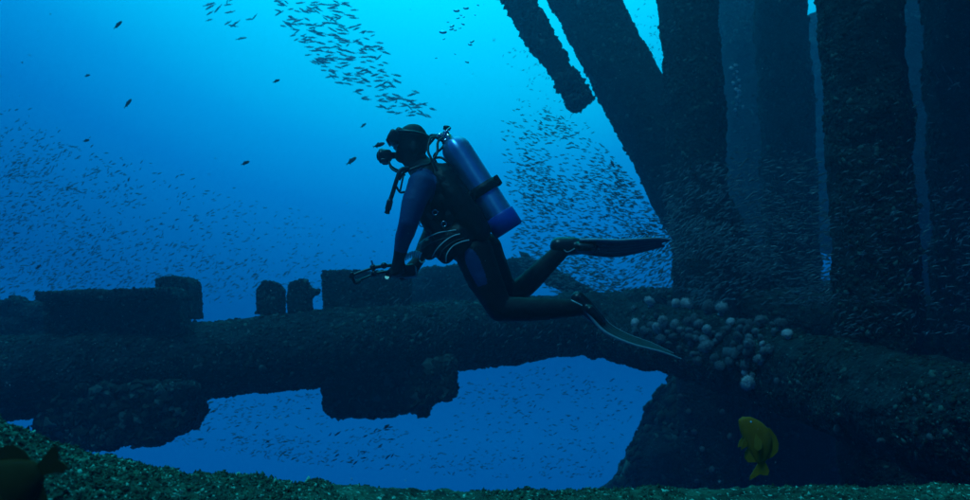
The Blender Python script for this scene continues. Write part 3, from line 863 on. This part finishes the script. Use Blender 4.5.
# tank on the diver's back
tank = empty('scuba_tank', D(508, 230))
tag(tank, 'blue scuba tank with a bright blue boot, strapped to the diver\'s back', 'scuba tank')
T0, T1 = D(508.5, 230, .0), D(452.5, 143, .0)
ta = (T1 - T0).normalized(); TL = (T1 - T0).length; TR = .0785
prof = [(.0, .001), (.0, TR * .8), (.012, TR)] + [(t, TR) for t in np.linspace(.03, TL - .055, 14)]
prof += [(TL - .055 + .075 * math.sin(a), .022 + (TR - .022) * math.cos(a)) for a in np.linspace(0.12, math.pi / 2, 12)] + [(TL + .035, .021), (TL + .037, .001)]
cyl = part('cylinder', lathe('cylinder', Vector((0, 0, 0)), Vector((0, 0, 1)), prof, 48), M_TANK, tank)
cyl.data.transform(Matrix.Translation(origin_of(tank)))
cyl.rotation_euler = ta.to_track_quat('Z', 'Y').to_euler()
part('boot', lathe('boot', T0 - ta * .006, ta, [(0, .001), (0, TR - .004), (.006, TR + .005), (.055, TR + .006), (.100, TR + .006), (.104, TR + .001), (.104, TR - .006)], 48), M_BOOT, tank)
bc = T0 + ta * (TL * .46)
part('band', lathe('band', bc, ta, [(-.027, TR), (-.027, TR + .005), (.027, TR + .005), (.027, TR)], 48), M_NYLON, tank)
perp = Vector((ta.z, 0, -ta.x))          # to the upper right of the tank
if perp.x < 0: perp = -perp
part('cam_buckle', rbox('cam_buckle', bc + perp * (TR + .014), (.026, .075, .055), frame_of(ta).to_3x3()), M_NYLON, tank)
part('back_pad', rbox('back_pad', bc - perp * (TR + .008) + Vector((0, -.02, 0)), (.05, .15, .05), frame_of(ta).to_3x3()), M_NYLON, tank)
VT = T0 + ta * (TL + .035)
vl = part('valve', lathe('valve', VT - ta * .008, ta, [(0, .018), (.018, .019), (.020, .015), (.048, .015), (.050, .008), (.052, .001)], 20), M_STEEL, tank)
kb = VT + ta * .028
kd = (D(447, 127, 0) - kb).normalized()
part('knob', lathe('knob', kb, kd, [(0, .007), (.014, .007), (.016, .019), (.034, .020), (.038, .014), (.039, .001)], 16), M_RUB, tank)
part('valve_cap', tube('valve_cap', [D(449, 134, -.03), D(451, 138, -.04), D(452.5, 141.5, -.045)], .0045, 6), plain('green_cap', (0.08, 0.75, 0.25), .5), tank)

# two-armed rig held in front
rig = empty('handheld_rig', D(398, 270, -.1))
tag(rig, 'dark two-armed rig with a small bright lamp held out in front by the diver', 'rig')
part('housing', rbox('housing', D(409, 271.5, -.06), (.075, .13, .065), Matrix.Rotation(math.radians(-8), 3, 'Y'), .2), M_RUB, rig)
part('lens_port', lathe('lens_port', D(402, 271, -.06), Vector((-1, 0, -.1)).normalized(), [(0, .034), (.03, .036), (.034, .030), (.036, .001)], 24), M_RUB, rig)
part('grip', tube('grip', [D(406, 266, -.15), D(398, 268, -.15), D(390, 270, -.15)], .011, 10), M_RUB, rig)
part('grip', tube('grip', [D(418, 269, .03), D(410, 271, .03), D(402, 272.5, .03)], .011, 10), M_RUB, rig)
part('arm', tube('arm', [D(402, 264.5, -.13), D(384, 266, -.15), D(373, 267.5, -.16)], .009, 8), M_RUB, rig)
part('arm', tube('arm', [D(373, 268, -.16), D(362, 271.5, -.17), D(351, 276, -.18)], .007, 8), M_RUB, rig)
part('arm', tube('arm', [D(404, 272, -.12), D(388, 271.5, -.12), D(374, 274, -.13)], .008, 8), M_RUB, rig)
part('arm', tube('arm', [D(374, 274, -.13), D(364, 278.5, -.15), D(354, 282, -.17)], .006, 8), M_RUB, rig)
part('end_clamp', tube('end_clamp', [D(349.5, 277.5, -.18), D(352, 273.5, -.18), D(353, 279, -.18), D(356, 283, -.17), D(361, 281, -.17)], .009, 8), M_RUB, rig)
for x, y in ((373, 267.5), (384, 265.5), (374, 273.5)):
    bm = bmesh.new(); add_ball(bm, D(x, y, -.155), .017, seg=16)
    part('ball_joint', bm_mesh('ball_joint', bm), M_RUB, rig)
part('wing_nut', tube('wing_nut', [D(373, 266, -.16), D(371.5, 260.5, -.16)], .005, 8), M_STEEL, rig)
M_LAMP, lt, lb = new_mat('lamp_glow')
lb.inputs['Emission Color'].default_value = (0.15, 0.9, 1.0, 1); lb.inputs['Emission Strength'].default_value = 0.45; lb.inputs['Base Color'].default_value = (.3, .6, .6, 1)
bm = bmesh.new(); add_ball(bm, D(387, 277, -.13), (.011, .012, .011), seg=16)
part('lamp', bm_mesh('lamp', bm), M_LAMP, rig)
part('lamp_body', lathe('lamp_body', D(388.5, 276, -.125), (D(396, 272, -.1) - D(388.5, 276, -.125)).normalized(), [(0, .012), (.03, .012), (.034, .001)], 14), M_RUB, rig)
# coiled lanyard and gauge beside the hand
M_COIL = plain('coil_plastic', (0.45, 0.95, 0.85), rough=0.35)
pts = []
for k in range(120):
    u = k / 119; a = u * 2 * math.pi * 7
    base = D(405 + 16 * u, 258 - 4 * math.sin(u * 2.6), -.17)
    pts.append(base + Vector((0.002 * math.cos(a), .014 * math.sin(a), .014 * math.cos(a))))
part('coiled_lanyard', tube('coiled_lanyard', pts, .0042, 6, n=480), M_COIL, rig)
part('lanyard_clip', tube('lanyard_clip', [D(419, 260, -.1), D(422, 262.5, -.1), D(425, 261, -.1)], .004, 6), M_COIL, rig)

# ------------------------------------------------------------------ fish
M_FISH = plain('silver_fish', (0.105, 0.145, 0.15), rough=0.36, metal=0.4, bscale=4)
def fish_arrays(bend=0.0, deep=0.19, fat=0.10, nx=7, nk=6, tail=0.16, dorsal=True):
    """small fish, nose at +X, length 1, back up +Z"""
    xs = np.linspace(0.5, -0.36, nx)
    u = (0.5 - xs) / 0.86
    h = deep * 0.5 * np.power(np.sin(np.clip(u * 0.93 + 0.035, 0, 1) * math.pi), 0.7) * (1 - 0.35 * u) + 0.012
    h[0] = 0.012
    w = h * fat / deep
    V, F3, F4 = [], [], []
    yb = lambda x: bend * (0.5 - x) ** 2
    for x, hh, ww in zip(xs, h, w):
        for k in range(nk):
            a = 2 * math.pi * k / nk
            V.append((x, ww * math.sin(a) + yb(x), hh * math.cos(a)))
    for i in range(nx - 1):
        for k in range(nk):
            F4.append([i * nk + k, i * nk + (k + 1) % nk, (i + 1) * nk + (k + 1) % nk, (i + 1) * nk + k])
    b = len(V); V.append((0.51, yb(0.51), 0))
    for k in range(nk): F3.append([b, (k + 1) % nk, k])
    e = (nx - 1) * nk
    t = len(V); V += [(-0.36, yb(-.36), 0.018), (-0.36, yb(-.36), -0.018), (-0.5, yb(-.5), tail * .5), (-0.5, yb(-.5), -tail * .5), (-0.43, yb(-.43), 0)]
    F3 += [[t, t + 2, t + 4], [t + 4, t + 3, t + 1], [t, t + 4, t + 1]]
    if dorsal:
        t = len(V); hm = max(h)
        V += [(0.12, yb(.12), hm * .9), (-0.02, yb(-.02), hm * 1.45), (-0.2, yb(-.2), hm * .62), (-0.08, yb(-.08), -hm * .8), (-0.16, yb(-.16), -hm * 1.3), (-0.24, yb(-.24), -hm * .5)]
        F3 += [[t, t + 1, t + 2], [t + 3, t + 5, t + 4]]
    return np.array(V), np.array(F4), np.array(F3)
BASEF = [fish_arrays(b) for b in (-0.14, 0.0, 0.13)]
BASEB = [mesh_np('silver_fish', fish_arrays(b, deep=.165, nx=9, nk=8)[0], list(fish_arrays(b, deep=.165, nx=9, nk=8)[1:])) for b in (-0.14, -0.06, 0.03, 0.13)]
for m_ in BASEB: m_.materials.append(M_FISH)

def in_poly(x, y, poly):
    c = False; n = len(poly); j = n - 1
    for i in range(n):
        xi, yi = poly[i]; xj, yj = poly[j]
        if (yi > y) != (yj > y) and x < (xj - xi) * (y - yi) / (yj - yi) + xi: c = not c
        j = i
    return c

FISH = []
def school(name, poly, n, dr, px, ang, spread, flip=0.12, dens=None, yaw=25):
    """n fish inside a patch of water; dr depth range, px apparent length range, ang heading on the picture (deg, 180 = left, positive turns the nose up)"""
    xs = [p[0] for p in poly]; ys = [p[1] for p in poly]
    k = 0; tries = 0
    while k < n and tries < n * 60:
        tries += 1
        x = RNG.uniform(min(xs), max(xs)); y = RNG.uniform(min(ys), max(ys))
        if not in_poly(x, y, poly): continue
        # loose clumping
        q = vnoise(np.array([[x * .035, y * .05, 3.0]]), 1.0, len(name))[0]
        w = (0.85 + .2 * q) if name == 'ribbon' else 0.55 + 0.6 * q
        if dens is not None: w *= dens(x, y)
        if RNG.random() > w: continue
        d = RNG.uniform(*dr)
        L = RNG.uniform(*px) / FPX * d
        a = math.radians((ang(x, y) if callable(ang) else ang) + RNG.normal() * spread)
        if RNG.random() < flip: a += math.pi
        yw = math.radians(RNG.normal() * yaw)
        FISH.append((name, P(x, y, d), a, yw, L, d, L / d))
        k += 1
school('ribbon', [(277, -6), (280, 25), (293, 37), (320, 71), (342, 84), (382, 111), (413, 120), (438, 118), (437, 110), (416, 91), (392, 70), (386, 48), (358, 18), (352, -6)], 290, (17, 20), (7.5, 12.5), 174, 13, .35)
school('ribbon', [(205, -6), (280, -6), (285, 30), (262, 48), (235, 40), (205, 20)], 20, (17, 20), (8, 13), 205, 12, .1)
school('left', [(-12, 85), (40, 102), (90, 130), (150, 155), (200, 172), (250, 195), (310, 230), (345, 262), (320, 300), (200, 303), (-12, 303)], 2400, (8.6, 13), (2.3, 5.8), 208, 20, .4,
       dens=lambda x, y: (1.0 - 0.0022 * x) * min(1, .06 + max(0, y - (92 + .46 * x)) / 70))
school('left', [(200, 190), (400, 230), (400, 265), (320, 300), (205, 300)], 330, (16, 20), (2.2, 4.5), 190, 20, .4)
school('centre', [(500, 110), (535, 105), (590, 130), (625, 170), (672, 235), (690, 290), (620, 297), (560, 296), (530, 280), (515, 262), (512, 240), (524, 215), (505, 190)], 3500, (10, 12.4), (3.2, 6.8),
       lambda x, y: 176 - 8 * (y < 220) + (36 if (x > 620 and y > 235) else 0), 14, .3, dens=lambda x, y: min(1, .10 + max(0, (y - 105) / 150)) * min(1, .3 + max(0, (x - 500) / 60)))
school('pillars', [(655, 160), (700, 165), (740, 150), (790, 148), (828, 160), (832, 305), (690, 305), (672, 250)], 2300, (7.2, 10.4), (4, 9), lambda x, y: 200 + 15 * math.sin(x * .03), 17, .3,
       dens=lambda x, y: min(1, .15 + max(0, (y - 150) / 90)))
school('pillars', [(832, 130), (972, 60), (975, 335), (832, 335)], 480, (5.8, 7.0), (4.5, 9), 198, 20, .3, dens=lambda x, y: min(1, .1 + max(0, (y - 130) / 110)))
school('below', [(185, 402), (320, 392), (330, 428), (450, 425), (462, 382), (565, 362), (648, 388), (630, 420), (600, 478), (480, 478), (300, 464), (175, 445)], 1200, (10, 16), (2.2, 5.0), 192, 22, .4,
       dens=lambda x, y: 1.0 if x < 330 else .5)
school('below', [(190, 402), (320, 392), (335, 425), (420, 428), (400, 470), (300, 464), (190, 440)], 46, (8, 10), (5.5, 8.5), 200, 22, .3)
school('beam', [(372, 288), (420, 278), (470, 268), (500, 325), (640, 328), (640, 352), (560, 352), (430, 345)], 130, (5.2, 6.6), (3.5, 7.5), 225, 16, .3)
school('beam', [(300, 290), (372, 288), (430, 345), (320, 350)], 16, (6, 7), (3, 6), 215, 16, .3)
school('top', [(618, -5), (662, -5), (667, 80), (645, 60)], 80, (14, 18), (2.2, 4.0), 210, 30, .4)
school('top', [(500, 50), (522, 40), (578, 118), (600, 132), (560, 140), (520, 110)], 90, (13, 17), (2.2, 4.2), 210, 30, .4)
school('gap', [(824, 205), (836, 205), (836, 272), (824, 272)], 22, (12, 16), (4, 7), 190, 20, .3)

def fish_matrix(p, a, yw, L):
    # heading in the vertical plane facing the viewer, then turned a little towards or away from it
    h = Vector((math.cos(a) * math.cos(yw), math.sin(yw), math.sin(a) * math.cos(yw))).normalized()
    up = Vector((0, 0, 1)); y = up.cross(h).normalized(); z = h.cross(y)
    M = Matrix((h, y, z)).transposed() * L
    M = M.to_4x4(); M.translation = p
    return M

ENV = {'ribbon': ('small slender fish in the ribbon-shaped school above the diver\'s head', 'fish of the ribbon-shaped school above the diver'),
       'left': ('small dark fish in the scattered school over the left end of the pipe', 'fish of the scattered school on the left'),
       'centre': ('small fish in the dense school between the diver\'s tank and the slanting pipe', 'fish of the dense school behind the diver'),
       'pillars': ('small dull fish streaming past the dark pillars on the right', 'fish streaming past the pillars'),
       'below': ('small dark fish in the open blue water beneath the horizontal pipe', 'fish in the gap below the horizontal pipe'),
       'beam': ('small pale fish in front of the horizontal pipe below the diver', 'pale fish in front of the horizontal pipe'),
       'top': ('tiny fish beside the slanting pipes', 'tiny fish beside the slanting pipes'),
       'gap': ('small fish in the narrow bright gap between the pillars', 'fish in the narrow gap')}
order = sorted(range(len(FISH)), key=lambda i: -FISH[i][6])
NEARF = set(order[:285])
acc_V, acc4, acc3, off = [], [], [], 0
for i, (nm, p, a, yw, L, d, q) in enumerate(FISH):
    M = fish_matrix(p, a, yw, L)
    if i in NEARF:
        o = bpy.data.objects.new('silver_fish', BASEB[i % 4]); COL.objects.link(o)
        o.matrix_world = M
        tag(o, ENV[nm][0], 'fish', ENV[nm][1])
    else:
        V, F4, F3 = BASEF[i % 3]
        A = np.array(M.to_3x3())
        acc_V.append(V @ A.T + np.array(p)); acc4.append(F4 + off); acc3.append(F3 + off); off += len(V)
so = link('fish_school', mesh_np('fish_school', np.vstack(acc_V), [np.vstack(acc4), np.vstack(acc3)]), M_FISH)
tag(so, 'thousands of tiny fish spread through the water in loose schools', 'fish school', kind='stuff')

# single larger fish away from the schools
M_FISHD = plain('dark_fish', (0.03, 0.04, 0.045), rough=0.5, bscale=6)
LONE = mesh_np('lone_fish', fish_arrays(.05, deep=.34, fat=.14, nx=12, nk=12, tail=.22)[0], list(fish_arrays(.05, deep=.34, fat=.14, nx=12, nk=12, tail=.22)[1:]))
LONE.materials.append(M_FISHD)
for (x, y, L, a, lab) in ((127.5, 103.5, 13, 40, 'single dark fish in open water at the left, level with the diver\'s head'),
                          (117.5, 25, 13, 30, 'single dark fish near the top left, the highest of the lone fish'),
                          (87, 75.5, 8, 5, 'small lone dark fish at the left, between the two larger lone ones'),
                          (86, 140.5, 9, 5, 'lone dark fish just above the left school'),
                          (245, 163, 11, 15, 'lone dark fish in open water left of the diver\'s arm'),
                          (276, 81, 9, 12, 'lone fish below the ribbon school, left of the diver\'s head'),
                          (351, 161, 14, 30, 'faint slim fish just ahead of the diver\'s mouthpiece'),
                          (363, 125.5, 8, 30, 'faint small fish ahead of and above the diver\'s mask'),
                          (612, 163, 9, -70, 'small dark fish nosing down beside the big slanting pipe'),
                          (378.5, 145, 14, 12, 'dark fish hanging right in front of the diver\'s mask'),
                          (386, 427, 9, 35, 'greenish fish in the blue gap right below the hanging block'),
                          (38, 267, 9, 30, 'dark fish low on the left, above the long clamp')):
    o = bpy.data.objects.new('lone_fish', LONE); COL.objects.link(o)
    dd = 8.0 if L > 8 else 12.0
    if x == 378.5: dd = 4.15
    o.matrix_world = fish_matrix(P(x, y, dd), math.radians(a) + (math.pi if a < 0 and False else 0), math.radians(-18), L / FPX * dd)
    tag(o, lab, 'fish')
for k, (x, y, L) in enumerate(((936, 76, 10), (943, 68, 11), (950, 79, 12), (958, 84, 10))):
    o = bpy.data.objects.new('silver_fish', BASEB[k]); COL.objects.link(o)
    o.matrix_world = fish_matrix(P(x, y, 5.5), math.radians(-48), 0.3, L / FPX * 5.5)
    tag(o, 'pale fish in the small group before the rightmost pillar, diving to the right', 'fish', 'pale fish before the rightmost pillar')

# garibaldi: deep bodied orange fish
def garibaldi(name, nose, tailp, d, bend, mat, finmat, label, curve=0.0, depth=.52, tk=1.0):
    """nose/tailp in photograph pixels"""
    A, B = P(*nose, d), P(*tailp, d)
    L = (A - B).length
    h = (A - B).normalized()
    yax = Vector((0, 1, 0)); up = h.cross(yax) * -1
    if up.z < 0 and abs(h.z) < .7: up = -up
    if abs(h.z) >= .7 and up.x < 0: up = -up        # back towards the right when the head points up
    yax = up.cross(h)
    e = empty(name, (A + B) / 2)
    tag(e, label, 'fish')
    def W(x, y, z):      # fish space (x nose 1 .. tail 0)
        return B + h * (x * L) + up * ((z + curve * 4 * x * (1 - x)) * L) + yax * ((y + bend * (1 - x) ** 2) * L)
    nx, nk = 30, 20
    V, F = [], []
    for i in range(nx):
        u = i / (nx - 1); x = 1 - u * .80
        hh = depth * .5 * (math.sin(min(1, u * .93 + .02) * math.pi) ** .62) * (1 - .28 * u) + .022
        if i == 0: hh = .02
        ww = hh * .42
        for k in range(nk):
            a = 2 * math.pi * k / nk
            V.append(W(x, ww * math.sin(a), hh * math.cos(a))[:])
    idx = np.arange(nx * nk).reshape(nx, nk); a_, b_ = idx[:-1], idx[1:]
    Fq = np.stack([a_, np.roll(a_, -1, 1), np.roll(b_, -1, 1), b_], -1).reshape(-1, 4)
    V.append(W(1.01, 0, 0)[:]); V.append(W(.19, 0, 0)[:])
    t0 = np.stack([idx[0], np.full(nk, nx * nk), np.roll(idx[0], -1)], -1); t1 = np.stack([idx[-1], np.roll(idx[-1], -1), np.full(nk, nx * nk + 1)], -1)
    part('body', mesh_np('body', np.array(V), [Fq, t0, t1]), mat, e)
    def slabf(nm, outline, y0=0.0, th=.012, root=None):
        bm = bmesh.new()
        f = [bm.verts.new(W(x, y0 + th * .5 + oy, z)) for x, oy, z in outline]; b = [bm.verts.new(W(x, y0 - th * .5 + oy, z)) for x, oy, z in outline]
        bm.faces.new(f); bm.faces.new(b[::-1])
        for i in range(len(f)):
            j = (i + 1) % len(f); bm.faces.new((f[j], f[i], b[i], b[j]))
        bmesh.ops.recalc_face_normals(bm, faces=bm.faces[:])
        bmesh.ops.triangulate(bm, faces=bm.faces[:])
        part(nm, bm_mesh(nm, bm, False), finmat, e)
    slabf('tail_fin', [(.22, 0, .045), (.14, 0, .10 * tk), (.03, 0, .17 * tk), (-.03, 0, .16 * tk), (-.01, 0, .08 * tk), (.02, 0, 0), (-.01, 0, -.08 * tk), (-.03, 0, -.16 * tk), (.03, 0, -.17 * tk), (.14, 0, -.10 * tk), (.22, 0, -.045)])
    slabf('dorsal_fin', [(.74, 0, .21), (.70, 0, .27), (.55, 0, .31), (.42, 0, .32), (.30, 0, .29), (.24, 0, .20), (.22, 0, .10), (.30, 0, .08), (.5, 0, .16)])
    slabf('anal_fin', [(.50, 0, -.18), (.44, 0, -.27), (.33, 0, -.30), (.25, 0, -.24), (.22, 0, -.10), (.30, 0, -.08)])
    for s_ in (-1, 1):
        slabf('pectoral_fin', [(.70, s_ * .10, -.02), (.64, s_ * .16, -.10), (.52, s_ * .20, -.17), (.45, s_ * .19, -.13), (.46, s_ * .16, -.04), (.55, s_ * .11, .02)])
        slabf('pelvic_fin', [(.68, s_ * .04, -.20), (.60, s_ * .07, -.30), (.50, s_ * .08, -.36), (.52, s_ * .05, -.24), (.58, s_ * .03, -.20)])
        bm = bmesh.new(); add_ball(bm, W(.90, s_ * .052, .035), L * .022, seg=12)
        part('eye', bm_mesh('eye', bm), M_EYE, e)
    return e
M_EYE = plain('fish_eye', (0.25, 0.6, 0.65), rough=0.15)
M_GARI = plain('garibaldi_skin', (0.38, 0.15, 0.005), rough=0.6, spec=.2, bscale=30, bump=.2)
M_GARIF = plain('garibaldi_fin', (0.34, 0.16, 0.006), rough=0.6, spec=.2, bscale=40)
M_GARI_UNLIT = plain('unlit_garibaldi_skin', (0.06, 0.042, 0.006), rough=0.7, spec=.1, bscale=30, bump=.2)  # same kind as the orange fish, its unlit look put into the colour
garibaldi('garibaldi', (743, 417), (757, 474), 3.2, .10, M_GARI, M_GARIF, 'bright orange deep-bodied fish with its head up, at the lower right below the anemones', curve=.16, depth=.50)
garibaldi('garibaldi', (-46, 520), (64, 457), 1.7, .05, M_GARI_UNLIT, M_GARI_UNLIT, 'big deep-bodied fish coloured dark brown as if unlit, leaving the frame at the lower left corner', depth=.56, tk=.62)

# bubbles rising near the top centre, and pale specks drifting in the water
M_BUB, ut, ub = new_mat('air_bubble')
ub.inputs['Base Color'].default_value = (0.75, 0.9, 1, 1); ub.inputs['Roughness'].default_value = 0.02; ub.inputs['Transmission Weight'].default_value = 1.0; ub.inputs['IOR'].default_value = 0.75
bm = bmesh.new(); bmesh.ops.create_icosphere(bm, subdivisions=3, radius=1.0); BUB = bm_mesh('air_bubble', bm); BUB.materials.append(M_BUB)
for k, (x, y, r) in enumerate([(456.5, 10.5, 2.2), (466, 8, 2.0), (443, 32, 2.6), (452, 26, 1.8), (451.5, 29, 1.6), (463, 24, 1.4), (472, 41.5, 1.7), (470, 44.5, 1.6), (467, 62, 1.5), (458, 18, 1.2), (461, 15, 1.0), (455, 30, 1.2), (444, 39, 1.0),
                               (455, 54, .8), (436, 58, .9), (464, 17, .9), (478, 5, 1.0), (448, 22, .9), (460, 28, 1.0), (475, 15, .8)]):
    o = bpy.data.objects.new('air_bubble', BUB); COL.objects.link(o)
    dd = 6.5; q = r / FPX * dd
    o.matrix_world = Matrix.Translation(P(x, y, dd)) @ Matrix.Rotation(RNG.normal() * .3, 4, 'Y') @ Matrix.Diagonal((q * 1.5, q * 1.2, q * .6, 1))
    tag(o, 'flattened air bubble in the small trail of bubbles rising at the top centre', 'bubble', 'air bubbles at the top centre')
n = 900
pp = np.array([P(RNG.uniform(-20, 990), RNG.uniform(-10, 505), dd)[:] for dd in RNG.uniform(1.2, 7.0, n)])
nn = RNG.normal(size=(n, 3)); nn /= np.linalg.norm(nn, axis=1, keepdims=True)
gV, gF, gC = lumps(pp, nn, 0.0006 + 0.0016 * RNG.random(n) ** 3, np.tile([[0.5, 0.55, 0.5]], (n, 1)), RNG)
tag(link('drifting_specks', mesh_np('drifting_specks', gV, gF, cols=gC), M_TONE), 'pale specks of plankton drifting in the water', 'plankton', kind='stuff')
